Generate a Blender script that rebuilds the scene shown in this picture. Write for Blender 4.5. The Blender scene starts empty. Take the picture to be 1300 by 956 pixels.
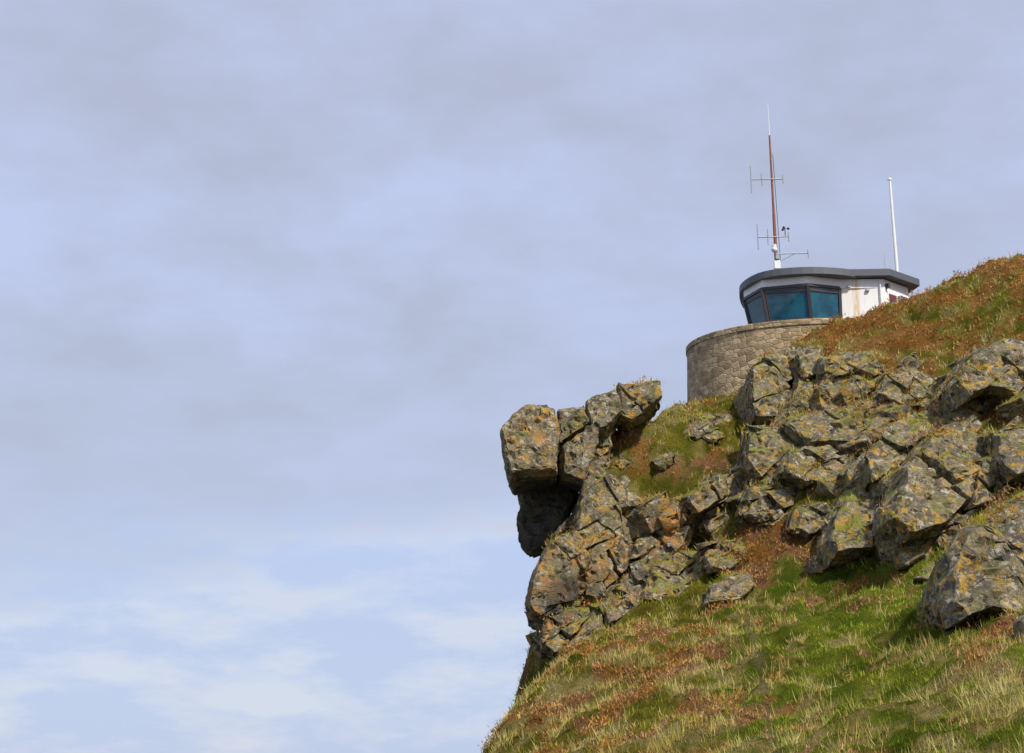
import bpy, bmesh, math, random
import numpy as np
from mathutils import Vector, Matrix
rng=np.random.default_rng(7); random.seed(11)
scene=bpy.context.scene
scene.view_settings.view_transform='Standard'; scene.view_settings.look='None'; scene.view_settings.exposure=0
# ------------------------------------------------------------------ survey helpers
FL=1805.0; PT=math.radians(16); CS,SN=math.cos(PT),math.sin(PT)
def S(u,v,Y):
    xc=(u-650)/FL; yc=(478-v)/FL; t=Y/(CS-yc*SN)
    return (xc*t,Y,(SN+yc*CS)*t)
def proj(P):
    d=P[:,1]*CS+P[:,2]*SN; d=np.where(d<1,1,d)
    return 650+FL*P[:,0]/d, 478-FL*(-P[:,1]*SN+P[:,2]*CS)/d
# ------------------------------------------------------------------ numpy noise
def hsh(ix,iy,iz,s):
    with np.errstate(over='ignore'):
        h=(ix.astype(np.int64)*73856093)^(iy.astype(np.int64)*19349663)^(iz.astype(np.int64)*83492791)^(s*2654435)
        h=h&0xffffffff
        h=((h^(h>>16))*0x45d9f3b)&0xffffffff
        h=((h^(h>>16))*0x45d9f3b)&0xffffffff
        h=h^(h>>16)
    return h.astype(np.float64)/4294967295.0
def vnoise(P,s=0):
    i=np.floor(P); f=P-i; f=f*f*f*(f*(f*6-15)+10); i=i.astype(np.int64); r=0
    for a in (0,1):
        for b in (0,1):
            for c in (0,1):
                w=(f[:,0] if a else 1-f[:,0])*(f[:,1] if b else 1-f[:,1])*(f[:,2] if c else 1-f[:,2])
                r=r+w*hsh(i[:,0]+a,i[:,1]+b,i[:,2]+c,s)
    return r
def fbm(P,s=0,o=4):
    r=0;a=.5;t=0
    for k in range(o):
        r=r+a*vnoise(P*(2.03**k)+k*17.3,s+k); t+=a; a*=.5
    return r/t
# ------------------------------------------------------------------ terrain height function
ctrl=[(1300,956,24),(1100,956,30),(900,956,36),(740,956,43),(640,956,49),(655,905,53),
(1300,867,31),(1100,867,38),(900,867,46),(760,867,51.5),(680,865,56),
(1300,800,38),(1150,800,46),(1000,800,52),(850,800,58),(750,822,61),(704,842,62.5),
(1300,720,50),(1180,730,56),(1050,740,60),(920,760,63),(810,790,64),
(1300,600,58),(1180,620,62),(1050,640,65),(940,680,67),(850,700,70),
(1300,500,64),(1180,520,69),(1050,540,71),(960,580,72),(870,600,72),(800,610,72),(770,600,72),(770,560,73.5),
(1300,420,70),(1180,440,74),(1080,455,76),(1000,500,78),(900,540,78),(820,535,76),(860,517,84),(925,518,84),
(1300,327,78),(1230,352,79),(1150,387,81),(1080,409,81.5),(1010,438,82)]
CP=[S(*c) for c in ctrl]
CP+=[(-1.6,57,.2),(-1.3,60,0),(-.2,63,1.6),(.6,65.5,2.8),(-3.2,54,-3.5),(-2.6,49,-2.4),(-3,60,-4),(-8,56,-10),(-4,68,-6),(1.5,71,5),(-2,78,-3),(3,80,12),(4,90,14),(-3,90,-12),(9.5,95,22),(6,108,12),(-10,38,-10),
(-5,44,-4.5),(-4,36,-3.5),(-12,20,-7),(-25,60,-32),(-25,20,-22),(-30,100,-50),(12,92,24.2),(20,96,26),(30,92,28.2),(30,100,28.3),(40,98,29.5),(20,125,18),(45,125,24),
(0,130,-30),(60,170,-40),(0,170,-60),(110,170,-30),(-60,0,-55),(-60,80,-60),(-60,170,-60),(-60,-30,-55),(0,0,-1.7),(0,20,-1.2),(12,12,-1),(20,0,-1.7),(60,0,2),
(0,-30,-3),(60,-30,-2),(110,-30,0),(110,30,12),(110,80,34),(110,130,26),(45,80,33),(45,60,20),(40,40,10),(60,80,36),(70,40,14),(38,66,20)]
CP=np.array(CP)
EPS=1.5
def _k(a,b): return np.sqrt(((a[:,None,:]-b[None,:,:])**2).sum(2)+EPS*EPS)
_n=len(CP); A=np.zeros((_n+3,_n+3)); A[:_n,:_n]=_k(CP[:,:2],CP[:,:2])
A[:_n,_n]=1;A[:_n,_n+1:]=CP[:,:2];A[_n,:_n]=1;A[_n+1:,:_n]=CP[:,:2].T
W=np.linalg.solve(A,np.concatenate([CP[:,2],[0,0,0]]))
def H0(XY):
    out=np.empty(len(XY))
    for i in range(0,len(XY),20000):
        q=XY[i:i+20000]; out[i:i+20000]=_k(q,CP[:,:2])@W[:_n]+W[_n]+q@W[_n+1:]
    return out
def H(XY):
    P=np.column_stack([XY,np.zeros(len(XY))])
    up=np.clip((XY[:,1]-66)/8,0,1)
    return H0(XY)+(fbm(P*.45,3,3)-.5)*.9+(fbm(P*1.3,9,3)-.5)*(.85+.35*up)
def hit(u,v):
    Y=np.arange(18,100,.4); xc=(u-650)/FL; yc=(478-v)/FL; t=Y/(CS-yc*SN)
    z=(SN+yc*CS)*t; h=H0(np.column_stack([xc*t,Y]))
    k=np.nonzero(h>=z)[0]
    return float(Y[k[0]]) if len(k) else None
# ------------------------------------------------------------------ mesh utils
def np_mesh(name,V,Fc,mat,smooth=True,attrs=None,cols=None):
    me=bpy.data.meshes.new(name); k=Fc.shape[1]
    me.vertices.add(len(V)); me.vertices.foreach_set('co',V.astype(np.float32).ravel())
    me.loops.add(len(Fc)*k); me.loops.foreach_set('vertex_index',Fc.astype(np.int32).ravel())
    me.polygons.add(len(Fc)); me.polygons.foreach_set('loop_start',np.arange(0,len(Fc)*k,k,dtype=np.int32))
    me.update(calc_edges=True)
    me.polygons.foreach_set('use_smooth',np.full(len(Fc),smooth))
    for a,d in (attrs or {}).items():
        at=me.attributes.new(a,'FLOAT','POINT'); at.data.foreach_set('value',d.astype(np.float32))
    if cols is not None:
        at=me.attributes.new('col','FLOAT_COLOR','POINT'); c=np.ones((len(V),4),np.float32); c[:,:3]=cols; at.data.foreach_set('color',c.ravel())
    me.materials.append(mat); ob=bpy.data.objects.new(name,me); scene.collection.objects.link(ob); return ob
class NT:
    def __init__(s,name):
        s.m=bpy.data.materials.new(name); s.m.use_nodes=True; s.t=s.m.node_tree; s.n=s.t.nodes; s.b=s.n['Principled BSDF']; s.out=s.n['Material Output']
    def L(s,a,b): s.t.links.new(a,b)
    def new(s,ty,**k):
        x=s.n.new(ty)
        for a,v in k.items():
            setattr(x,a,v)
        return x
    def noise(s,scale,det=5,vec=None,rough=.6):
        x=s.new('ShaderNodeTexNoise'); x.inputs['Scale'].default_value=scale; x.inputs['Detail'].default_value=det; x.inputs['Roughness'].default_value=rough
        if vec is not None: s.L(vec,x.inputs['Vector'])
        return x.outputs['Fac']
    def ramp(s,fac,stops):
        r=s.new('ShaderNodeValToRGB'); e=r.color_ramp.elements
        while len(e)<len(stops): e.new(.5)
        for i,(p,c) in enumerate(stops):
            e[i].position=p; e[i].color=(c,c,c,1) if isinstance(c,(int,float)) else (*c,1)
        s.L(fac,r.inputs['Fac']); return r.outputs['Color']
    def mix(s,f,a,b,bl='MIX'):
        x=s.new('ShaderNodeMix',data_type='RGBA',blend_type=bl)
        for v,i in ((f,0),(a,6),(b,7)):
            if hasattr(v,'is_linked') : s.L(v,x.inputs[i])
            else: x.inputs[i].default_value=v if i==0 else (*v,1)
        return x.outputs[2]
    def attr(s,n,o='Fac'):
        x=s.new('ShaderNodeAttribute',attribute_name=n); return x.outputs[o]
    def math(s,op,a,b):
        x=s.new('ShaderNodeMath',operation=op)
        for v,i in ((a,0),(b,1)):
            if hasattr(v,'is_linked'): s.L(v,x.inputs[i])
            else: x.inputs[i].default_value=v
        return x.outputs[0]
    def pos(s): return s.new('ShaderNodeNewGeometry').outputs['Position']
    def bump(s,h,st,dist):
        b=s.new('ShaderNodeBump'); b.inputs['Strength'].default_value=st; b.inputs['Distance'].default_value=dist; s.L(h,b.inputs['Height']); s.L(b.outputs[0],s.b.inputs['Normal'])
def simple(name,col,rough=.6,var=.15,metal=0,sc=3):
    t=NT(name); n=t.noise(sc,5,t.pos())
    c=t.mix(n,tuple(x*(1-var) for x in col),tuple(min(1,x*(1+var)) for x in col)); t.L(c,t.b.inputs['Base Color'])
    t.b.inputs['Roughness'].default_value=rough; t.b.inputs['Metallic'].default_value=metal; return t.m
# ------------------------------------------------------------------ rock material
t=NT('granite'); p=t.pos()
n1=t.noise(.5,4,p); n2=t.noise(1.6,5,p,.7); n3=t.noise(9,4,p,.7); n4=t.noise(26,2,p); n5=t.noise(4.2,5,p,.75)
tone=t.attr('tone')
c=t.mix(t.math('ADD',t.math('MULTIPLY',t.ramp(n1,[(.38,0),(.60,1)]),.5),t.math('MULTIPLY',tone,.5)),(.155,.13,.095),(.37,.30,.195))
c=t.mix(t.ramp(n2,[(.43,0),(.55,.75)]),c,(.23,.19,.085))
dk=t.noise(.9,6,t.mix(1.0,p,(3,9,5),'ADD'),.7); c=t.mix(t.ramp(dk,[(.50,0),(.58,.8)]),c,(.075,.067,.055))
c=t.mix(t.ramp(n3,[(.50,0),(.64,.6)]),c,(.075,.063,.045))
c=t.mix(t.ramp(n5,[(.41,.75),(.50,0)]),c,(.075,.064,.048))
sp=t.noise(3.4,5,t.mix(1.0,p,(1,5,8),'ADD'),.75); c=t.mix(t.ramp(sp,[(.55,0),(.61,.75)]),c,(.56,.51,.40))
yl=t.noise(1.9,6,t.mix(1.0,p,(7,3,1),'ADD'),.75); c=t.mix(t.ramp(yl,[(.53,0),(.60,.9)]),c,(.47,.27,.035))
gl=t.noise(1.1,5,t.mix(1.0,p,(2,13,1),'ADD'),.7); c=t.mix(t.ramp(gl,[(.53,0),(.61,.5)]),c,(.15,.165,.04))
oc=t.math('MULTIPLY',t.attr('ochre'),t.ramp(t.noise(1.1,5,p,.7),[(.49,0),(.58,.8)])); c=t.mix(oc,c,(.48,.22,.05))
c=t.mix(t.math('MULTIPLY',t.attr('shade_dark'),.8),c,(.055,.05,.045))  # overhang shade below the brow painted into the rock colour, with other dark patches
dst=t.new('ShaderNodeTexNoise'); dst.inputs['Scale'].default_value=1.3; dst.inputs['Detail'].default_value=3; t.L(p,dst.inputs['Vector'])
mp=t.new('ShaderNodeMapping'); mp.inputs['Rotation'].default_value=(.25,-.55,.35); mp.inputs['Scale'].default_value=(.6,.6,1.5); t.L(t.mix(.8,p,dst.outputs['Color'],'ADD'),mp.inputs[0])
vj=t.new('ShaderNodeTexVoronoi',feature='DISTANCE_TO_EDGE'); vj.inputs['Scale'].default_value=.9; t.L(mp.outputs[0],vj.inputs['Vector'])
jm=t.math('MULTIPLY',t.ramp(vj.outputs[0],[(.0,1),(.03,0)]),t.ramp(n1,[(.46,0),(.60,1)]))
c=t.mix(t.math('MULTIPLY',jm,.8),c,(.03,.026,.02))
c=t.mix(t.ramp(t.attr('moss'),[(.25,0),(.55,1)]),c,t.mix(n3,(.12,.16,.015),(.32,.27,.05)))
c=t.mix(t.ramp(n4,[(.3,.35),(.6,0)]),c,(.05,.045,.035))
t.L(c,t.b.inputs['Base Color']); t.b.inputs['Roughness'].default_value=.9; t.b.inputs['Specular IOR Level'].default_value=.2
hh=t.math('ADD',t.math('MULTIPLY',n3,.5),t.math('MULTIPLY',n5,1.1)); hh=t.math('SUBTRACT',hh,t.math('MULTIPLY',jm,.5))
t.bump(hh,.85,.13); GRANITE=t.m
# ------------------------------------------------------------------ crag construction
def prism(u_v,Yt,Yb,thick,relief,shrink=.86):
    V=[];Fl=[]
    vs=[q[1] for q in u_v]; v0,v1=min(vs),max(vs)
    n=len(u_v); fr=[]
    for (u,v) in u_v:
        Y=Yt+(Yb-Yt)*(v-v0)/max(1,(v1-v0)); fr.append(Vector(S(u,v,Y+relief*.5)))
    cen=sum(fr,Vector())/n
    mid=[]
    tx,tz=random.uniform(-.35,.35),random.uniform(-.1,.5)
    for q in fr:
        m=cen+(q-cen)*random.uniform(.80,.93); m.y-=relief*1.0
        m.y+=(m.x-cen.x)*tx*relief+(m.z-cen.z)*tz*relief*.5
        mid.append(m)
    back=[cen+(q-cen)*shrink for q in fr]
    for q in back: q.y=max(q.y,cen.y)+thick
    cf=sum(mid,Vector())/n; cf.y-=relief*.12
    V=fr+mid+back+[cf,sum(back,Vector())/n]
    for i in range(n):
        j=(i+1)%n
        Fl.append((i,j,n+j)); Fl.append((i,n+j,n+i)); Fl.append((n+i,n+j,3*n))
        Fl.append((j,i,2*n+i)); Fl.append((j,2*n+i,2*n+j)); Fl.append((2*n+j,2*n+i,3*n+1))
    bm=bmesh.new(); vv=[bm.verts.new(q) for q in V]
    for f in Fl: bm.faces.new([vv[k] for k in f])
    bmesh.ops.recalc_face_normals(bm,faces=bm.faces[:]); return bm
def cutfill(bm,co,no,outer=True):
    bmesh.ops.bisect_plane(bm,geom=bm.verts[:]+bm.edges[:]+bm.faces[:],plane_co=co,plane_no=no,clear_outer=outer,clear_inner=not outer)
    ed=[e for e in bm.edges if e.is_boundary]
    if ed: bmesh.ops.holes_fill(bm,edges=ed,sides=0)
def block(c,s,rot,cuts=5):
    bm=bmesh.new(); bmesh.ops.create_cube(bm,size=2)
    for k in range(cuts):
        d=Vector((random.gauss(0,1),random.gauss(0,1),random.gauss(0,1))).normalized()
        cutfill(bm,d*random.uniform(.85,1.2),d)
    M=Matrix.Translation(c)@rot.to_4x4()@Matrix.Diagonal((*s,1)); bm.transform(M); bmesh.ops.recalc_face_normals(bm,faces=bm.faces[:]); return bm
RJ=(Matrix.Rotation(math.radians(-30),3,'Y')@Matrix.Rotation(math.radians(14),3,'X')@Matrix.Rotation(math.radians(20),3,'Z'))
def fracture(bm,target,out,depth=0,wt=(1,.85,1.5)):
    if len(bm.verts)<4: return
    best=None
    for k in range(3):
        d=RJ.col[k]; q=[v.co.dot(d) for v in bm.verts]; e=(max(q)-min(q))*wt[k]
        if best is None or e>best[0]: best=(e,k,min(q),max(q))
    e,k,a,b=best
    if e<target*random.uniform(.5,1.9) or depth>7: out.append(bm); return
    n=(Vector(RJ.col[k])+Vector((random.gauss(0,.11),random.gauss(0,.11),random.gauss(0,.11)))).normalized()
    cen=sum((v.co for v in bm.verts),Vector())/len(bm.verts)
    co=cen+n*((b-a)*random.uniform(-.25,.25))
    for o in (True,False):
        b2=bm.copy(); cutfill(b2,co,n,o); fracture(b2,target,out,depth+1,wt)
    bm.free()
class Rock:
    def __init__(s): s.V=[];s.F=[];s.T=[];s.n=0
    def add(s,bm,shift=.1,bev=.09,el=.29,scale=.965):
        if len(bm.faces)<4: bm.free(); return
        cen=sum((v.co for v in bm.verts),Vector())/len(bm.verts)
        sz=max((v.co-cen).length for v in bm.verts)
        if sz<.14: bm.free(); return
        sh=Vector((random.uniform(-1,1),random.uniform(-1.8,.8),random.uniform(-1,1)))*shift
        R=Matrix.Rotation(random.gauss(0,.04),3,'X')@Matrix.Rotation(random.gauss(0,.04),3,'Z')
        for v in bm.verts: v.co=cen+(R@(v.co-cen))*scale+sh
        bmesh.ops.dissolve_limit(bm,angle_limit=.05,verts=bm.verts[:],edges=bm.edges[:])
        try: bmesh.ops.bevel(bm,geom=bm.edges[:],offset=min(bev,sz*.10)*random.uniform(.4,1.2),segments=2,profile=.6,affect='EDGES',clamp_overlap=True)
        except Exception: pass
        bmesh.ops.triangulate(bm,faces=bm.faces[:])
        for _ in range(5):
            ed=[e for e in bm.edges if e.calc_length()>el]
            if not ed: break
            bmesh.ops.subdivide_edges(bm,edges=ed,cuts=1)
            bmesh.ops.triangulate(bm,faces=[f for f in bm.faces if len(f.verts)>3])
        bm.verts.index_update(); T=random.random()
        s.V+= [tuple(v.co) for v in bm.verts]; s.T+=[T]*len(bm.verts)
        s.F+= [tuple(s.n+v.index for v in f.verts) for f in bm.faces]; s.n=len(s.V); bm.free()
    def build(s,name,amp=1.0,moss=True):
        me=bpy.data.meshes.new(name); me.from_pydata(s.V,[],s.F); P=getco(me); N=getco(me,True); n=len(P)
        wv=np.stack([fbm(P*.9,50,2),fbm(P*.9,60,2),fbm(P*.9,70,2)],1)-.5
        wv2=np.stack([fbm(P*2.8,51,2),fbm(P*2.8,61,2),fbm(P*2.8,71,2)],1)-.5
        r=fbm(P*2.2,80,4); rid=1-np.abs(2*fbm(P*1.5,88,3)-1)
        D=(r-.5)*.15*amp-np.clip(rid-.92,0,1)*2.6*amp
        P2=P+wv*.30*amp+wv2*.13*amp+N*D[:,None]
        me.vertices.foreach_set('co',P2.astype(np.float32).ravel()); me.update(); N2=getco(me,True)
        ms=np.zeros(n); u,v=proj(P2)
        if moss:
            ms=np.clip((N2[:,2]-.50)*2.2,0,1)*np.clip((fbm(P2*.7,90,3)-.42)*6,0,1); ms*=np.where((u<760)&(v<640),0,1)
        o=np.zeros(n); dm=np.zeros(n)
        for q in ochre_pts: o=np.maximum(o,np.exp(-((P2-np.array(q))**2).sum(1)/3.5))
        for q,r2 in shade_dark_pts: dm=np.maximum(dm,np.clip(1.6*np.exp(-((P2-np.array(q))**2).sum(1)/r2),0,1))
        for a,d in (('moss',ms),('ochre',o),('shade_dark',dm),('tone',np.array(s.T))):
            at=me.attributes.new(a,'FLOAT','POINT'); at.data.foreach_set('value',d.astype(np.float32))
        me.polygons.foreach_set('use_smooth',np.ones(len(me.polygons),bool)); me.set_sharp_from_angle(angle=math.radians(28))
        me.materials.append(GRANITE); ob=bpy.data.objects.new(name,me); scene.collection.objects.link(ob)
        return P2,N2,ms
ochre_pts=[S(690,765,65),S(745,700,66),S(800,690,66),S(690,720,65),S(850,660,67),S(660,570,68)]
shade_dark_pts=[(S(675,665,71),2.6),(S(700,640,71),3.0),(S(722,760,66),1.2),(S(1000,600,69.5),.8),(S(1105,690,62),1.0)]  # centres of the painted jaw undercut shade, then smaller dark patches elsewhere
def getco(me,nrm=False):
    n=len(me.vertices); a=np.empty(n*3,np.float32)
    (me.vertex_normals if nrm else me.vertices).foreach_get('vector' if nrm else 'co',a); return a.reshape(-1,3).astype(float)
def add_mass(R,bm,target,shift,bev,core=True,wt=(1,.85,1.5)):
    y0=min(v.co.y for v in bm.verts)
    if core:
        c=bm.copy(); cen=sum((v.co for v in c.verts),Vector())/len(c.verts)
        for v in c.verts: v.co=cen+(v.co-cen)*.87+Vector((0,.45,0))
        R.add(c,0,.05,1.2,1)
    out=[]; fracture(bm,target,out,0,wt)
    for b in out:
        yc=min(v.co.y for v in b.verts) if len(b.verts) else 99
        if core and yc>y0+3.4: b.free(); continue
        R.add(b,shift,bev)
crag=Rock()
exp=[([(700,690),(684,715),(674,742),(669,770),(672,786),(690,793),(712,790),(735,770),(745,720),(735,690),(720,675)],67,66,6,.7,2.8),
([(692,788),(686,822),(700,833),(740,830),(770,800),(765,770),(730,770)],66,64.5,5,.5,1.4),
([(728,655),(722,690),(735,720),(738,775),(765,775),(800,740),(800,690),(790,640),(765,600),(740,610)],69,67,7,.7,2.6),
([(790,640),(775,680),(790,720),(800,750),(840,735),(870,700),(890,650),(870,630),(820,636)],70,67,6,.9,2.6),
([(840,700),(818,730),(815,768),(850,772),(900,755),(925,725),(905,700),(870,695)],68,65.5,6,.6,1.9),
([(760,770),(770,800),(800,792),(820,770),(820,730),(790,735)],67.5,65.5,5,.3,1.6),
([(870,635),(885,680),(920,700),(945,660),(960,610),(945,585),(920,600),(885,620)],71.5,69.5,5,.6,2.2),
([(738,600),(728,655),(765,665),(800,650),(830,640),(800,622),(765,600),(748,570)],71.0,68.5,5,.5,2.4),
([(632,547),(641,534),(668,512),(706,515),(714,540),(710,607),(650,613),(643,600),(637,570)],68.6,68.0,4.5,.7,12),
([(707,518),(742,512),(757,545),(752,580),(737,616),(708,606)],70.0,69.1,5,.5,3.2),
([(650,606),(661,637),(655,665),(659,690),(673,702),(692,698),(722,668),(737,625),(728,600),(690,600)],71.9,71.7,4,.3,5),
([(742,512),(760,498),(785,491),(792,520),(772,548),(752,552)],71,70,5,.4,2.6),
([(784,489),(840,485),(843,505),(828,516),(800,534),(785,530)],72,71,5,.4,2.8),
([(735,575),(750,545),(772,540),(780,565),(768,595),(740,612)],72,70,5,.3,2.0),
([(735,690),(700,690),(722,660),(745,640),(760,700)],70.5,69.5,5,.3,2.0)]
for poly,Yt,Yb,th,rl,tg in exp: add_mass(crag,prism(poly,Yt,Yb,th,rl),tg,.12 if tg<5 else .02,.09 if tg<5 else .16,tg<5)
auto=[([(945,472),(965,464),(1000,442),(1020,444),(1012,480),(990,545),(950,540),(942,500)],1.4,2.8),
([(1000,442),(1040,444),(1052,480),(1030,530),(992,540),(1012,480)],1.0,2.4),
([(1035,456),(1070,446),(1098,452),(1118,480),(1110,505),(1060,520),(1030,520)],1.5,2.6),
([(985,545),(1000,530),(1060,520),(1120,500),(1160,490),(1130,560),(1080,575),(1020,570)],1.2,2.6),
([(1115,482),(1165,470),(1205,490),(1190,520),(1140,530),(1105,510)],1.0,2.0),
([(1190,515),(1240,508),(1262,545),(1215,565)],1.0,2.0),
([(945,545),(990,545),(1010,575),(990,620),(960,625),(938,600)],1.2,2.3),
([(1000,575),(1050,565),(1085,590),(1070,615),(1010,622),(985,605)],1.2,2.2),
([(950,622),(1000,620),(1010,648),(975,668),(940,658)],.8,1.5),
([(1060,605),(1090,575),(1112,600),(1075,642)],.9,1.8),
([(1010,650),(1045,640),(1055,670),(1025,690),(1000,675)],.6,1.3),
([(880,532),(930,528),(935,552),(900,562),(865,555)],.6,1.3),
([(1085,600),(1110,560),(1160,515),(1195,505),(1215,530),(1190,590),(1150,640),(1100,650)],2.0,3.4),
([(1040,690),(1060,640),(1090,600),(1130,600),(1150,640),(1130,690),(1090,715),(1045,720)],2.0,3.4),
([(1130,600),(1160,560),(1210,535),(1245,545),(1250,590),(1220,650),(1190,680),(1140,700),(1110,680)],2.6,3.4),
([(1195,500),(1225,450),(1255,434),(1300,440),(1345,450),(1345,520),(1290,520),(1240,505),(1210,525)],2.0,3.2),
([(1250,550),(1300,540),(1345,550),(1345,610),(1280,615),(1255,590)],1.4,2.4),
([(1240,592),(1290,605),(1262,640),(1225,652)],.9,1.7),
([(1195,655),(1225,650),(1222,680),(1195,700),(1180,690)],.8,1.5),
([(885,692),(935,682),(958,712),(925,730),(895,725)],.6,1.2),
([(1110,690),(1150,665),(1195,670),(1185,712),(1140,728)],1.1,1.9),
([(1030,705),(1060,695),(1085,712),(1060,728),(1035,725)],.5,1.0)]
for poly,off,tg in auto:
    us=sum(q[0] for q in poly)/len(poly); vs=[q[1] for q in poly]
    hb=hit(us,max(vs)-3) or 80; ht=hit(us,min(vs)+3) or 82
    Yb=hb-.5*off; Yt=hb+(ht-hb)*.5-.5*off
    add_mass(crag,prism(poly,Yt,Yb,max(3.5,ht-hb),.8*off),tg,.15,.09)
zones=[((960,1090),(470,560),9,(.7,1.5)),((950,1070),(560,620),6,(.6,1.2)),((1080,1230),(530,690),10,(.7,1.6)),((1220,1330),(460,530),5,(.7,1.4)),
((720,880),(650,770),9,(.5,1.0)),((700,770),(775,825),7,(.4,.8)),((880,950),(610,700),5,(.5,1.0)),((1260,1340),(550,610),4,(.5,1.1)),((830,930),(710,765),6,(.4,.9)),
((870,940),(535,555),5,(.3,.6)),((775,850),(570,630),3,(.3,.6)),((1030,1200),(690,725),12,(.25,.6)),((960,1100),(460,640),16,(.3,.7)),((1100,1230),(460,520),6,(.4,.8))]
for (ua,ub),(va,vb),cnt,(s0,s1) in zones:
    for k in range(cnt):
        u=random.uniform(ua,ub);v=random.uniform(va,vb)
        Yh=hit(u,v)
        if Yh is None: continue
        if u<900 and v>620: Yh=min(Yh,68.5)
        if u<780 and v>620: Yh=67.5
        s=random.uniform(s0,s1)
        rot=(Matrix.Rotation(math.radians(-32+random.gauss(0,9)),3,'Y')@Matrix.Rotation(math.radians(random.gauss(10,10)),3,'X')@Matrix.Rotation(math.radians(random.gauss(20,15)),3,'Z'))
        b=block(Vector(S(u,v,Yh-.1*s)),(s*random.uniform(.9,1.6),s*random.uniform(.8,1.2),s*random.uniform(.45,.8)),rot,random.choice((3,4,5)))
        add_mass(crag,b,2.0,.06,.08,False)
mosspts=[crag.build('granite_crag')]
for poly,tg in (([(1190,745),(1198,700),(1222,662),(1268,634),(1310,620),(1370,640),(1380,760),(1300,790),(1240,785),(1197,802),(1186,775)],4.4),
    ([(888,776),(900,745),(930,727),(955,728),(962,748),(935,768)],9),([(790,782),(797,745),(815,742),(812,777)],9),([(1160,738),(1175,728),(1188,731),(1180,742)],9),
    ([(1290,785),(1310,770),(1350,780),(1340,810),(1300,812)],9)):
    us=sum(q[0] for q in poly)/len(poly); vm=max(q[1] for q in poly); h=hit(us,vm-4); w=(max(q[0] for q in poly)-min(q[0] for q in poly))/FL*h
    R=Rock(); add_mass(R,prism(poly,h+w*.3,h-w*.05,w*.8,w*.22,.7),tg,.07,.18,tg<6)
    mosspts.append(R.build('boulder',.9 if tg<6 else .5))
# ------------------------------------------------------------------ ground colour field
anch=np.array([(1280,345,.45,.25),(1200,390,.72,.15),(1100,410,.85,.1),(1250,405,.30,.25),(1150,440,.75,.15),(1275,425,.97,.02),(1050,435,.6,.25),(1130,480,.75,.15),
(830,525,.14,.5),(880,590,.20,.3),(790,600,.30,.3),(830,620,.10,.35),(910,555,.02,.1),(1110,570,.85,.1),(1040,640,.35,.25),(970,690,.7,.15),(890,690,.12,.4),(1000,700,.45,.2),
(1100,800,.02,.12),(1000,770,.12,.18),(1180,760,.0,.10),(960,850,.08,.40),(1060,850,.0,.15),(1180,850,.05,.35),(1280,840,.08,.65),(1245,800,.65,.2),
(870,820,.68,.22),(910,855,.45,.4),(790,810,.18,.4),(740,840,.62,.2),(690,850,.2,.5),(800,865,.45,.4),(850,770,.05,.25),(1260,625,.4,.1),(1255,520,.25,.2),(1090,720,.05,.08),(1150,930,.06,.35),(800,930,.4,.4),(1000,930,.12,.4),(1400,850,.1,.6),(1400,400,.5,.2)],float)
PATH=np.array([(985,956),(972,900),(966,850),(952,800),(948,785)],float)
def cdf(n,m=.5,s=.12): return 1/(1+np.exp(-(n-m)/s*1.7))
def gtype(P):
    u,v=proj(P); d=((u[:,None]-anch[None,:,0])**2+((v[:,None]-anch[None,:,1])*1.3)**2)
    w=1/(d+120)**1.6; w/=w.sum(1,keepdims=True); h=w@anch[:,2]; s=w@anch[:,3]
    nh=cdf(fbm(P*.75,101,4))+rng.normal(0,.06,len(P)); ns=cdf(fbm(P*1.3,131,4))+rng.normal(0,.12,len(P))
    ty=np.where(nh<h,1,np.where(ns<s/(1-h+.01)*.9,2,0))
    pd=np.full(len(P),1e9)
    for a,b in zip(PATH[:-1],PATH[1:]):
        ab=b-a; tt=np.clip(((u-a[0])*ab[0]+(v-a[1])*ab[1])/(ab@ab),0,1); pd=np.minimum(pd,np.hypot(u-a[0]-tt*ab[0],v-a[1]-tt*ab[1]))
    return ty,pd/np.clip(35/np.maximum(P[:,1],1)*5,2,9)
def gcol(P,ty):
    a=np.clip(cdf(fbm(P*.5,151,3)),0,1)[:,None]; b=np.clip(cdf(fbm(P*2.1,171,2)),0,1)[:,None]; m=.6*a+.4*b
    u,v=proj(P); low=((v>700)&(u>900))[:,None]
    g=np.where(low,np.array([.13,.22,.014])*(1-m)+np.array([.46,.50,.05])*m,np.array([.18,.20,.02])*(1-m)+np.array([.54,.46,.06])*m)
    st=np.array([.48,.37,.09])*(1-m)+np.array([.72,.58,.22])*m
    he=np.array([.50,.20,.04])*(1-m)+np.array([.82,.42,.12])*m
    pk=cdf(fbm(P*1.1,191,3))[:,None]*np.where(v<520,.25,.9)[:,None]; he=he*(1-pk)+he*np.array([.95,1.05,2.3])*pk
    sh=(.62+.5*cdf(fbm(P*1.0,221,3)))[:,None]
    return np.where(ty[:,None]==1,he,np.where(ty[:,None]==2,st,g*sh))
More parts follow.
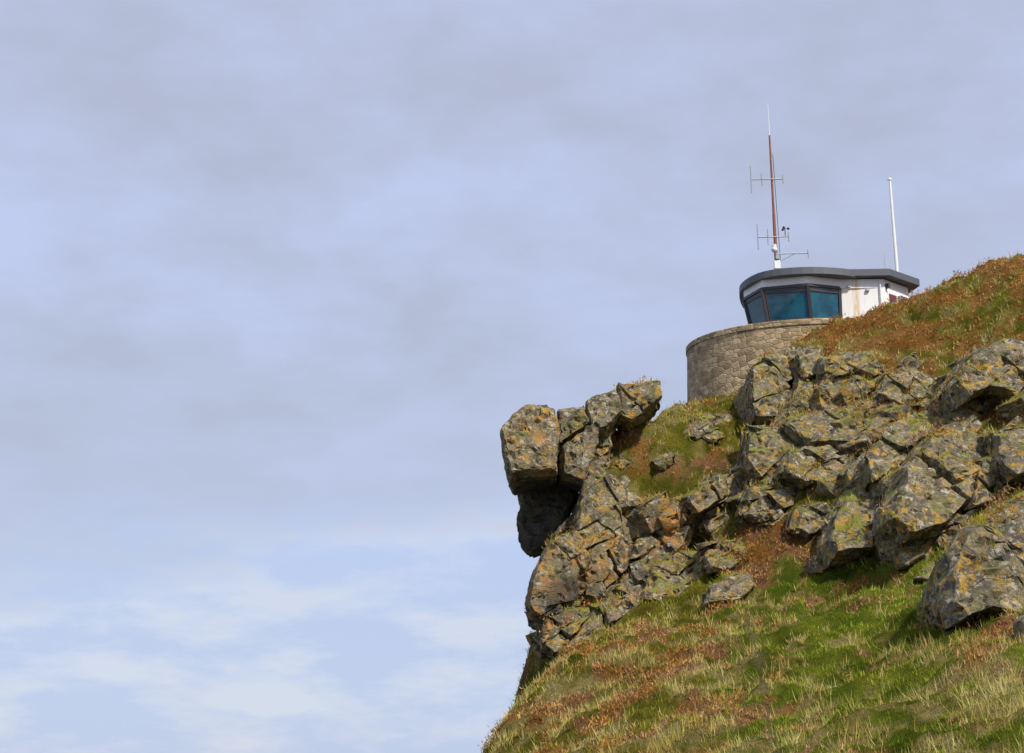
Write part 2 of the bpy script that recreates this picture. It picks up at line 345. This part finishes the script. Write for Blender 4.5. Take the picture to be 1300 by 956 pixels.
# ------------------------------------------------------------------ hillside
xs=np.concatenate([np.arange(-60,-8,2.),np.arange(-8,42,.3),np.arange(42,111,2.)])
ys=np.concatenate([np.arange(-30,18,2.),np.arange(18,98,.3),np.arange(98,171,2.)])
gx,gy=np.meshgrid(xs,ys); XY=np.column_stack([gx.ravel(),gy.ravel()]); Z=H(XY); P=np.column_stack([XY,Z])
nx,ny=len(xs),len(ys); idx=np.arange(nx*ny).reshape(ny,nx)
Fq=np.stack([idx[:-1,:-1],idx[:-1,1:],idx[1:,1:],idx[1:,:-1]],-1).reshape(-1,4)
ty,pd=gtype(P); col=gcol(P,ty)*.5; pm=np.exp(-pd**2)[:,None]*.8; col=col*(1-pm)+np.array([.24,.18,.10])*pm
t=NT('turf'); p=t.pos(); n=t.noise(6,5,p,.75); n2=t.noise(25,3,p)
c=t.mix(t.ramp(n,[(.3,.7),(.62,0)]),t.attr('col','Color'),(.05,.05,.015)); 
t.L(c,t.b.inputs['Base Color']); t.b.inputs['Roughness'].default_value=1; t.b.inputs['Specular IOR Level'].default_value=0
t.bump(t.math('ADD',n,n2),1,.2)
hill=np_mesh('hillside',P,Fq,t.m,True,None,col)
# ------------------------------------------------------------------ vegetation scatter
def foliage(name):
    t=NT(name); t.n.remove(t.b); d=t.new('ShaderNodeBsdfDiffuse'); tr=t.new('ShaderNodeBsdfTranslucent'); mx=t.new('ShaderNodeMixShader'); mx.inputs[0].default_value=.3
    c=t.attr('col','Color'); t.L(c,d.inputs[0]); t.L(c,tr.inputs[0]); t.L(d.outputs[0],mx.inputs[1]); t.L(tr.outputs[0],mx.inputs[2]); t.L(mx.outputs[0],t.out.inputs[0]); return t.m
def scatter_terrain(n):
    X=rng.uniform(-6,42,n*3); Y=18+80*rng.random(n*3)**1.0
    keep=rng.random(n*3)<np.clip((42/Y)**1.6,0,1); X=X[keep][:n];Y=Y[keep][:n]
    P=np.column_stack([X,Y,H(np.column_stack([X,Y]))]); u,v=proj(P)
    m=(u>500)&(u<1420)&(v<1010)&(v>280); return P[m]
def scatter_rock(n):
    out=[]
    for Pq,Nq,Mq in mosspts:
        c=np.nonzero(Mq>.35)[0]
        if len(c)==0: continue
        k=int(min(n,len(c)*5)); q=rng.choice(c,k); out.append(Pq[q]+rng.normal(0,.10,(k,3))*np.array([1,1,.3]))
    return np.concatenate(out)
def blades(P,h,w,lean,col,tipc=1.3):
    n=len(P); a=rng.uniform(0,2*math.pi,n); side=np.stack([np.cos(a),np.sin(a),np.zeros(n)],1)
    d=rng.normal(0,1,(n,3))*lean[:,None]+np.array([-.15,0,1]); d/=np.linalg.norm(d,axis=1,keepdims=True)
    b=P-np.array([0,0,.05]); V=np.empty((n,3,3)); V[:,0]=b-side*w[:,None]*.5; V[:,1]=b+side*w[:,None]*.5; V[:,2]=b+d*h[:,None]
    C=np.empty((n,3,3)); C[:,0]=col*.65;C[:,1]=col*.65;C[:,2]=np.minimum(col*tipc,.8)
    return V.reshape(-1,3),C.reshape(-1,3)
pts=np.concatenate([scatter_terrain(480000),scatter_rock(60000)])
ty,pd=gtype(pts); ok=(rng.random(len(pts))>np.exp(-pd**2)*.95); 
cl0=fbm(pts*2.2,301,2); ok&=(rng.random(len(pts))<np.clip((cl0-.32)*5,.2,1)); pts=pts[ok];ty=ty[ok]
col=gcol(pts,ty)*rng.uniform(.6,1.35,(len(pts),1))
col*=1+rng.normal(0,.07,col.shape); col=np.clip(col,.005,.8)
far=pts[:,1]/45.
clump=.3+1.35*cdf(fbm(pts*2.2,301,2))
g=ty!=1; n=g.sum()
hgt=rng.uniform(.08,.24,n)*clump[g]*np.where(ty[g]==2,1.5,1.0); u,v=proj(pts[g]); hgt*=np.where((v>720)&(u>940)&(ty[g]==0),.75,1)
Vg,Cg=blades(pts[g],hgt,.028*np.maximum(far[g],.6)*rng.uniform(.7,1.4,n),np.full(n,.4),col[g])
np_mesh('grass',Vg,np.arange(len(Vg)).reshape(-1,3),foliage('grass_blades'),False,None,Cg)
hp=np.repeat(pts[~g],2,0); hc=np.repeat(col[~g],2,0); n=len(hp); hp=hp+rng.normal(0,.07,(n,3))*np.array([1,1,.3]); 
hp[:,2]+=np.clip(fbm(hp*1.4,231,2)-.38,0,.3)*1.3*rng.random(n)
hc=hc*rng.uniform(.7,1.3,(n,1)); gg=rng.random(n)<.2; hc[gg]=np.array([.20,.22,.03])
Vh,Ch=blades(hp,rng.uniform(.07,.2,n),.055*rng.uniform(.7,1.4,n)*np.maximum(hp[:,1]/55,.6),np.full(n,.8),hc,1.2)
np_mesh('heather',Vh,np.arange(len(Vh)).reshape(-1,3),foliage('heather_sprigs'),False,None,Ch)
# ------------------------------------------------------------------ sea
t=NT('sea_water'); t.b.inputs['Base Color'].default_value=(.02,.06,.09,1); t.b.inputs['Roughness'].default_value=.25
t.bump(t.noise(.15,6,t.pos()),.4,1.0)
bpy.ops.mesh.primitive_plane_add(size=40000,location=(0,0,-50)); o=bpy.context.object; o.name='sea'; o.data.materials.append(t.m)
# ------------------------------------------------------------------ lookout station
def empty(name,loc):
    e=bpy.data.objects.new(name,None); e.location=loc; scene.collection.objects.link(e); bpy.context.view_layer.update(); return e
def par(o,e):
    o.parent=e; o.matrix_parent_inverse=Matrix.Translation(e.location).inverted()
def mk(name,V,F,mat,parent=None,smooth=False,bev=0):
    me=bpy.data.meshes.new(name); me.from_pydata([tuple(v) for v in V],[],F); me.materials.append(mat)
    bm=bmesh.new(); bm.from_mesh(me); bmesh.ops.recalc_face_normals(bm,faces=bm.faces[:]); bm.to_mesh(me); bm.free()
    for p_ in me.polygons: p_.use_smooth=smooth
    o=bpy.data.objects.new(name,me); scene.collection.objects.link(o)
    if bev: m=o.modifiers.new('b','BEVEL'); m.width=bev; m.segments=2; m.limit_method='ANGLE'
    if parent: par(o,parent)
    return o
def loft(name,rings,mat,parent=None,bev=0,smooth=False):
    n=len(rings[0]); V=[q for r in rings for q in r]; F=[]
    for k in range(len(rings)-1):
        for i in range(n): F.append((k*n+i,k*n+(i+1)%n,(k+1)*n+(i+1)%n,(k+1)*n+i))
    F.append(tuple(range(n))); F.append(tuple((len(rings)-1)*n+i for i in range(n)))
    return mk(name,V,F,mat,parent,smooth,bev)
def rod(name,a,b,r,mat,parent,r2=None,seg=10):
    a=Vector(a);b=Vector(b);q=(b-a).to_track_quat('Z','Y'); L=(b-a).length; r2=r if r2 is None else r2
    R=[[a+q@Vector((rr*math.cos(2*math.pi*i/seg),rr*math.sin(2*math.pi*i/seg),z)) for i in range(seg)] for rr,z in ((r,0),(r2,L))]
    return loft(name,R,mat,parent)
def bar(name,a,b,w,d,mat,parent):
    a=Vector(a);b=Vector(b);z=(b-a).normalized(); x=z.cross(Vector((0,1,.01))).normalized(); y=z.cross(x)
    R=[[c+x*sx*w/2+y*sy*d/2 for sx,sy in ((-1,-1),(1,-1),(1,1),(-1,1))] for c in (a,b)]
    return loft(name,R,mat,parent,.01)
def box(name,c,s,mat,parent,bev=.01):
    x,y,z=c;a,b,d=[k/2 for k in s]
    return loft(name,[[Vector((x+i*a,y+j*b,z+k*d)) for i,j in ((-1,-1),(1,-1),(1,1),(-1,1))] for k in (-1,1)],mat,parent,bev)
st=empty('coastguard_lookout_station',(20,90,24))
t=NT('rubble_masonry'); uv=t.new('ShaderNodeUVMap').outputs[0]
ds=t.new('ShaderNodeTexNoise'); ds.inputs['Scale'].default_value=2.2; ds.inputs['Detail'].default_value=4; t.L(uv,ds.inputs['Vector'])
vv=t.mix(.2,uv,ds.outputs['Color'],'ADD'); 
mp=t.new('ShaderNodeMapping'); mp.inputs['Scale'].default_value=(1.9,3.2,1); t.L(vv,mp.inputs[0])
vo=t.new('ShaderNodeTexVoronoi',feature='DISTANCE_TO_EDGE'); vo.inputs['Scale'].default_value=1; t.L(mp.outputs[0],vo.inputs['Vector']); vo.inputs['Randomness'].default_value=.65
vc=t.new('ShaderNodeTexVoronoi'); vc.inputs['Scale'].default_value=1; vc.inputs['Randomness'].default_value=.65; t.L(mp.outputs[0],vc.inputs['Vector'])
sx=t.new('ShaderNodeSeparateXYZ'); t.L(vc.outputs['Color'],sx.inputs[0])
c=t.ramp(sx.outputs[0],[(0,(.23,.16,.085)),(.4,(.38,.275,.15)),(.8,(.50,.37,.21)),(1,(.60,.46,.28))])
nn=t.noise(3,6,t.pos(),.7); c=t.mix(t.ramp(nn,[(.45,0),(.65,.65)]),c,(.22,.16,.09))
c=t.mix(t.ramp(vo.outputs[0],[(.0,.55),(.05,0)]),c,(.17,.125,.08))
stn=t.new('ShaderNodeMapping'); stn.inputs['Scale'].default_value=(1.5,.15,1); t.L(uv,stn.inputs[0]); sn=t.noise(1.5,4,stn.outputs[0]); c=t.mix(t.ramp(sn,[(.5,0),(.7,.5)]),c,(.14,.11,.07))
t.L(c,t.b.inputs['Base Color']); t.b.inputs['Roughness'].default_value=.95
t.bump(t.math('ADD',t.ramp(vo.outputs[0],[(0,0),(.12,.5)]),t.math('MULTIPLY',nn,1.0)),.8,.06); MAS=t.m
cx,cy,rx,ry=20.2,90,8.6,6.0; NS=120
def ell(k,z,e=0): a=2*math.pi*k/NS; return Vector((cx+(rx+e)*math.cos(a),cy+(ry+e)*math.sin(a),z))
prof=[(19,.25),(23,.12),(27.5,0),(27.502,.07),(27.82,.07),(27.86,.03),(27.86,-.45),(27.5,-.45)]
V=[ell(k,z,e) for z,e in prof for k in range(NS)]; F=[]
for r in range(len(prof)-1):
    for k in range(NS):
        F.append((r*NS+k,r*NS+(k+1)%NS,(r+1)*NS+(k+1)%NS,(r+1)*NS+k))
F.append(tuple((len(prof)-1)*NS+k for k in range(NS)))
drum=mk('stone_drum',V,F,MAS,st,True); me=drum.data; ul=me.uv_layers.new(name='UVMap')
for pl in me.polygons:
    angs=[math.atan2((me.vertices[me.loops[l].vertex_index].co.y-cy)/ry,(me.vertices[me.loops[l].vertex_index].co.x-cx)/rx)%(2*math.pi) for l in pl.loop_indices]
    if max(angs)-min(angs)>math.pi: angs=[a+2*math.pi if a<math.pi else a for a in angs]
    for l,a in zip(pl.loop_indices,angs): ul.data[l].uv=(a*7.4,me.vertices[me.loops[l].vertex_index].co.z)
me.set_sharp_from_angle(angle=math.radians(40))
t=NT('white_render'); p=t.pos(); sp=t.new('ShaderNodeSeparateXYZ'); t.L(p,sp.inputs[0])
mm=t.new('ShaderNodeMapping'); mm.inputs['Scale'].default_value=(5,5,.5); t.L(p,mm.inputs[0])
c=t.mix(t.ramp(t.noise(1,5,mm.outputs[0]),[(.52,0),(.78,.3)]),(.86,.85,.82),(.58,.52,.42))
dx=t.math('ABSOLUTE',t.math('SUBTRACT',sp.outputs[0],22.15),0); mk1=t.ramp(dx,[(.05,1),(.30,0)])
mk2=t.math('MULTIPLY',mk1,t.ramp(t.noise(1.3,5,mm.outputs[0]),[(.35,0),(.55,1)])); c=t.mix(t.math('MULTIPLY',mk2,.85),c,(.62,.38,.12))
t.L(c,t.b.inputs['Base Color']); t.b.inputs['Roughness'].default_value=.8; WHITE=t.m
FASC=simple('grey_fascia',(.085,.09,.105),.5); FR=simple('dark_frame',(.035,.028,.028),.4); DOOR=simple('red_door',(.16,.03,.025),.5)
RUST=simple('rusty_steel',(.24,.075,.04),.7,.4); WP=simple('white_paint',(.75,.75,.72),.4,.08); GREY=simple('galvanised',(.30,.31,.33),.45,.15,.5); DK=simple('black_plastic',(.03,.03,.03),.5)
t=NT('tinted_glass'); t.b.inputs['Roughness'].default_value=.06
c=t.mix(t.ramp(t.noise(.6,3,t.pos()),[(.4,0),(.6,1)]),(.004,.035,.06),(.012,.10,.16)); t.L(c,t.b.inputs['Base Color']); t.b.inputs['Specular IOR Level'].default_value=.5; GLASS=t.m
foot=[(15.75,88.9),(16.5,87.0),(19.1,86.35),(21.15,86.7),(23.95,86.5),(26.0,88.2),(25.2,93.2),(17,93.4)]
z0,zb,zt,zf,zr=27.86,28.6,30.75,31.35,31.8
def out(i,e):
    c0=Vector((20.5,89.8)); q=Vector(foot[i]); return q+(q-c0).normalized()*e
def ring(z,es): return [Vector((*out(i,e),z)) for i,e in enumerate(es)]
wl=[1,1,1,1,0,0,0,0]
loft('base_wall',[ring(z0-.35,[0]*8),ring(zb-.003,[0]*8)],WHITE,st)
es=[.45,.45,.45,.12,0,0,0,0]
loft('upper_wall',[ring(zb,[-.12*w for w in wl]),ring(zt,[e-.12*w for e,w in zip(es,wl)]),ring(zt+.002,es),ring(zf,es)],WHITE,st)
for k,(i,j) in enumerate(((7,0),(0,1),(1,2),(2,3))):
    Ab,Bb=Vector((*out(i,0),zb)),Vector((*out(j,0),zb)); At,Bt=Vector((*out(i,es[i]),zt)),Vector((*out(j,es[j]),zt))
    if k==0: Ab=Ab.lerp(Bb,.45); At=At.lerp(Bt,.45)
    if k==3: Bb=Ab.lerp(Bb,.97); Bt=At.lerp(Bt,.97)
    g=mk('window_glass_%d'%k,[Ab,Bb,Bt,At],[(0,1,2,3)],GLASS,st)
    nrm=(Bb-Ab).cross(At-Ab).normalized(); nrm=-nrm if nrm.y>0 else nrm
    for a,b in ((Ab,Bb),(Bt,At),(Ab,At),(Bb,Bt)): bar('window_frame',a+nrm*.04,b+nrm*.04,.19,.12,FR,st)
    if k==2: bar('window_mullion',Ab.lerp(Bb,.06)+nrm*.045,At.lerp(Bt,.06)+nrm*.045,.08,.08,FR,st)
    bar('window_sill',Ab-Vector((0,0,.14))+nrm*.05,Bb-Vector((0,0,.14))+nrm*.05,.12,.16,WHITE,st)
    q0,q1=Ab.lerp(At,.87),Bb.lerp(Bt,.87); bar('window_blind',q0+nrm*.025,q1+nrm*.025,.2,.03,FR,st)
def smoothpoly(pts,it=3):
    for _ in range(it):
        r=[]
        for a,b in zip(pts,pts[1:]+pts[:1]): r+= [a.lerp(b,.25),a.lerp(b,.75)]
        pts=r
    return pts
rp=[Vector(q) for q in ((15.0,89.6),(15.3,87.6),(16.3,86.0),(18.9,85.35),(21.6,85.75),(22.6,86.6),(22.6,93.6),(16.3,93.9))]
rp2=smoothpoly(rp,2)
loft('lookout_roof',[[Vector((*q,zf+.002)) for q in rp2],[Vector((*q,zr)) for q in rp2],[Vector((*(q*.93+Vector((18.6,90))*.07),zr+.12)) for q in rp2]],FASC,st)
r3=[(21.3,86.15),(24.25,86.0),(26.75,88.0),(25.6,93.8),(21.3,93.8)]
loft('side_roof',[[Vector((*q,zf+.06)) for q in r3],[Vector((*q,zr+.1)) for q in r3]],FASC,st,.03)
a=Vector((*foot[4],0)); b=Vector((*foot[5],0)); d=(b-a).normalized(); no=Vector((d.y,-d.x,0))
def onwall(name,s0,s1,za,zb_,th,mat):
    A,B=a+d*s0,a+d*s1; R=[[A+Vector((0,0,z))-no*.02,B+Vector((0,0,z))-no*.02,B+Vector((0,0,z))+no*th,A+Vector((0,0,z))+no*th] for z in (za,zb_)]
    return loft(name,R,mat,st,.01)
onwall('door_frame',.35,1.35,27.6,30.55,.04,WP); onwall('door',.45,1.25,27.6,30.45,.07,DOOR); onwall('door_glass',.6,1.1,29.4,30.15,.085,GLASS)
onwall('wall_lamp',.15,.35,30.75,31.05,.25,DK); onwall('junction_box',1.42,1.62,29.9,30.5,.15,GREY)
onwall('side_window_frame',1.75,2.5,29.4,30.6,.05,FR); onwall('side_window',1.83,2.42,29.48,30.52,.06,GLASS)
for xk,zk in ((22.9,30.6),(21.7,30.85)): box('vent',(xk,86.52,zk),(.22,.16,.16),GREY,st)
rod('drainpipe',(23.7,86.42,28),(23.7,86.42,31.25),.05,WP,st)
box('roof_box',(17.6,87.9,zr+.3),(.8,.5,.5),GREY,st); box('roof_box_2',(18.6,88.2,zr+.25),(.4,.4,.4),WP,st)
# ------------------------------------------------------------------ radio mast
rm=empty('radio_mast',(17.45,88,31.9))
B=lambda u,v:Vector(S(u,v,88))
mt=B(984,172); mb=Vector((17.42,88,zr)); mt.x=mb.x
rod('mast_pole',mb,mb.lerp(mt,.45),.13,RUST,rm,.10); rod('mast_upper_pole',mb.lerp(mt,.45),mt,.085,RUST,rm,.06)
zof=lambda v:B(984,v).z; X0=mb.x
rod('whip_aerial',mt,(X0,88,zof(131)),.035,WP,rm,.015)
rod('halyard_cable',(X0+.28,88.05,zof(330)),(X0+.16,88.05,zof(195)),.02,DK,rm)
rod('stay_bracket',(X0,88,zof(197)),(X0+.2,88.05,zof(197)),.02,GREY,rm)
def hx(u,v): return X0+(u-986)/19.6
for v,ua,ub,els in ((229,958,1000,((958,17),(972,8),(1000,5))),(302,963,1004,((963,16),(976,10),(1003,6))),(323,984,1028,((1027,5),))):
    rod('crossarm',(hx(ua,v),87.9,zof(v)),(hx(ub,v),87.9,zof(v)+.05),.04,GREY,rm)
    for uu,l in els: rod('aerial_element',(hx(uu,v),87.85,zof(v+l)),(hx(uu,v),87.85,zof(v-l)),.032,GREY,rm)
rod('arm_brace',(X0,88,zof(334)),(hx(1010,323),87.9,zof(323)),.02,GREY,rm)
bpy.ops.mesh.primitive_uv_sphere_add(radius=.2,location=(X0-.15,87.7,zof(319)),segments=20,ring_count=12); o=bpy.context.object; o.name='dome_camera'; o.data.materials.append(WP); par(o,rm)
rod('camera_housing',(X0-.15,87.7,zof(319)),(X0-.15,87.7,zof(313)),.16,WP,rm)
box('equipment_box',(X0,87.8,zof(338)),(.4,.3,.55),WP,rm); box('equipment_box_2',(X0+.05,87.8,zof(328)),(.25,.25,.3),GREY,rm)
ax=hx(999,295)
rod('anemometer_stem',(ax,87.9,zof(302)),(ax,87.9,zof(291)),.03,DK,rm)
for k in range(3):
    a_=k*2.1; e=Vector((ax+.22*math.cos(a_),87.9+.22*math.sin(a_),zof(291))); rod('anemometer_arm',(ax,87.9,zof(291)),e,.015,DK,rm)
    bpy.ops.mesh.primitive_uv_sphere_add(radius=.09,location=e,segments=10,ring_count=6); o=bpy.context.object; o.name='anemometer_cup'; o.data.materials.append(DK); par(o,rm)
fp=empty('flagpole',(25.7,91,28)); base=Vector(S(1141,352,91)); top=Vector(S(1134,229,91)); X1=base.x-.1
rod('pole',(X1,91,27.5),(X1,91,top.z),.16,WP,fp,.09,14); 
bpy.ops.mesh.primitive_uv_sphere_add(radius=.15,location=(X1,91,top.z+.05),segments=14,ring_count=8); o=bpy.context.object; o.name='truck_cap'; o.data.materials.append(WP); par(o,fp)
rod('halyard',(X1-.22,90.9,29),(X1-.12,90.9,top.z),.012,WP,fp)
wa=empty('whip_antenna',(24.4,88.5,31.9)); q=Vector(S(1122,322,88.5)); rod('whip',(q.x,88.5,zr+.05),(q.x,88.5,q.z),.02,GREY,wa,.01)
rod('bracket',(q.x,88.5,zr+.05),(q.x,88.5,zr+.45),.05,GREY,wa)
# ------------------------------------------------------------------ light and sky
sd=Vector((.42,-.58,.76)).normalized()
L=bpy.data.lights.new('sun','SUN'); L.energy=4.7; L.angle=math.radians(4); L.color=(1,.94,.84)
lo=bpy.data.objects.new('sun',L); scene.collection.objects.link(lo); lo.rotation_euler=sd.to_track_quat('Z','Y').to_euler(); lo.location=(0,-20,60)
w=bpy.data.worlds.new('World'); scene.world=w; w.use_nodes=True; nt=w.node_tree; nt.nodes.clear()
class WT(NT):
    def __init__(s): s.t=nt; s.n=nt.nodes
t=WT()
sky=t.new('ShaderNodeTexSky',sky_type='NISHITA'); sky.sun_disc=False; sky.sun_elevation=math.asin(sd.z); sky.sun_rotation=math.atan2(sd.x,sd.y)
bg=t.new('ShaderNodeBackground'); bg.inputs[1].default_value=.1; t.L(sky.outputs[0],bg.inputs[0])
tc=t.new('ShaderNodeTexCoord').outputs['Generated']; sx=t.new('ShaderNodeSeparateXYZ'); t.L(tc,sx.inputs[0])
zz=t.math('ADD',t.math('MAXIMUM',sx.outputs[2],0),.22)
cb=t.new('ShaderNodeCombineXYZ'); t.L(t.math('DIVIDE',sx.outputs[0],zz),cb.inputs[0]); t.L(t.math('DIVIDE',sx.outputs[1],zz),cb.inputs[1])
N1=t.noise(1.6,5,cb.outputs[0],.55); N2=t.noise(4.5,6,cb.outputs[0],.6)
mp=t.new('ShaderNodeMapping'); mp.inputs['Scale'].default_value=(1,1,3.2); t.L(tc,mp.inputs[0]); N3=t.noise(8,6,mp.outputs[0],.6); N4=t.noise(2.2,4,mp.outputs[0],.5)
lav=(.59,.665,.94); gry=(.495,.545,.70); blu=(.55,.67,.97); wht=(.65,.72,.89)
cn=t.math('ADD',t.math('ADD',t.math('MULTIPLY',N1,.47),t.math('MULTIPLY',N4,.25)),t.math('MULTIPLY',N2,.28))
cl=t.mix(t.ramp(cn,[(.43,0),(.57,1)]),gry,lav)
el=t.math('ADD',sx.outputs[2],t.math('MULTIPLY',t.math('SUBTRACT',N4,.5),.20)); el=t.math('ADD',el,t.math('MULTIPLY',sx.outputs[0],-.14)); el=t.math('ADD',el,t.math('MULTIPLY',t.math('SUBTRACT',N3,.5),.09))
low=t.mix(t.ramp(N3,[(.46,0),(.62,1)]),blu,wht)
low=t.mix(t.ramp(sx.outputs[2],[(.10,.7),(.22,0)]),low,t.mix(t.ramp(N3,[(.45,0),(.60,1)]),(.52,.61,.83),(.69,.74,.87)))
mask=t.ramp(el,[(.175,0),(.235,1)])
cg=t.mix(t.ramp(el,[(.22,.7),(.35,0)]),cl,gry)
colr=t.mix(mask,low,cg)
b2=t.new('ShaderNodeBackground'); b2.inputs[1].default_value=1.0; t.L(colr,b2.inputs[0])
mx=t.new('ShaderNodeMixShader'); mx.inputs[0].default_value=.87; t.L(bg.outputs[0],mx.inputs[1]); t.L(b2.outputs[0],mx.inputs[2])
wo=t.new('ShaderNodeOutputWorld'); t.L(mx.outputs[0],wo.inputs[0])
# ------------------------------------------------------------------ camera
cd=bpy.data.cameras.new('camera'); cd.lens=50; cd.sensor_width=36; cd.clip_end=60000; cd.clip_start=.1
co=bpy.data.objects.new('camera',cd); scene.collection.objects.link(co); co.location=(0,0,0); co.rotation_euler=(math.radians(106),0,0); scene.camera=co
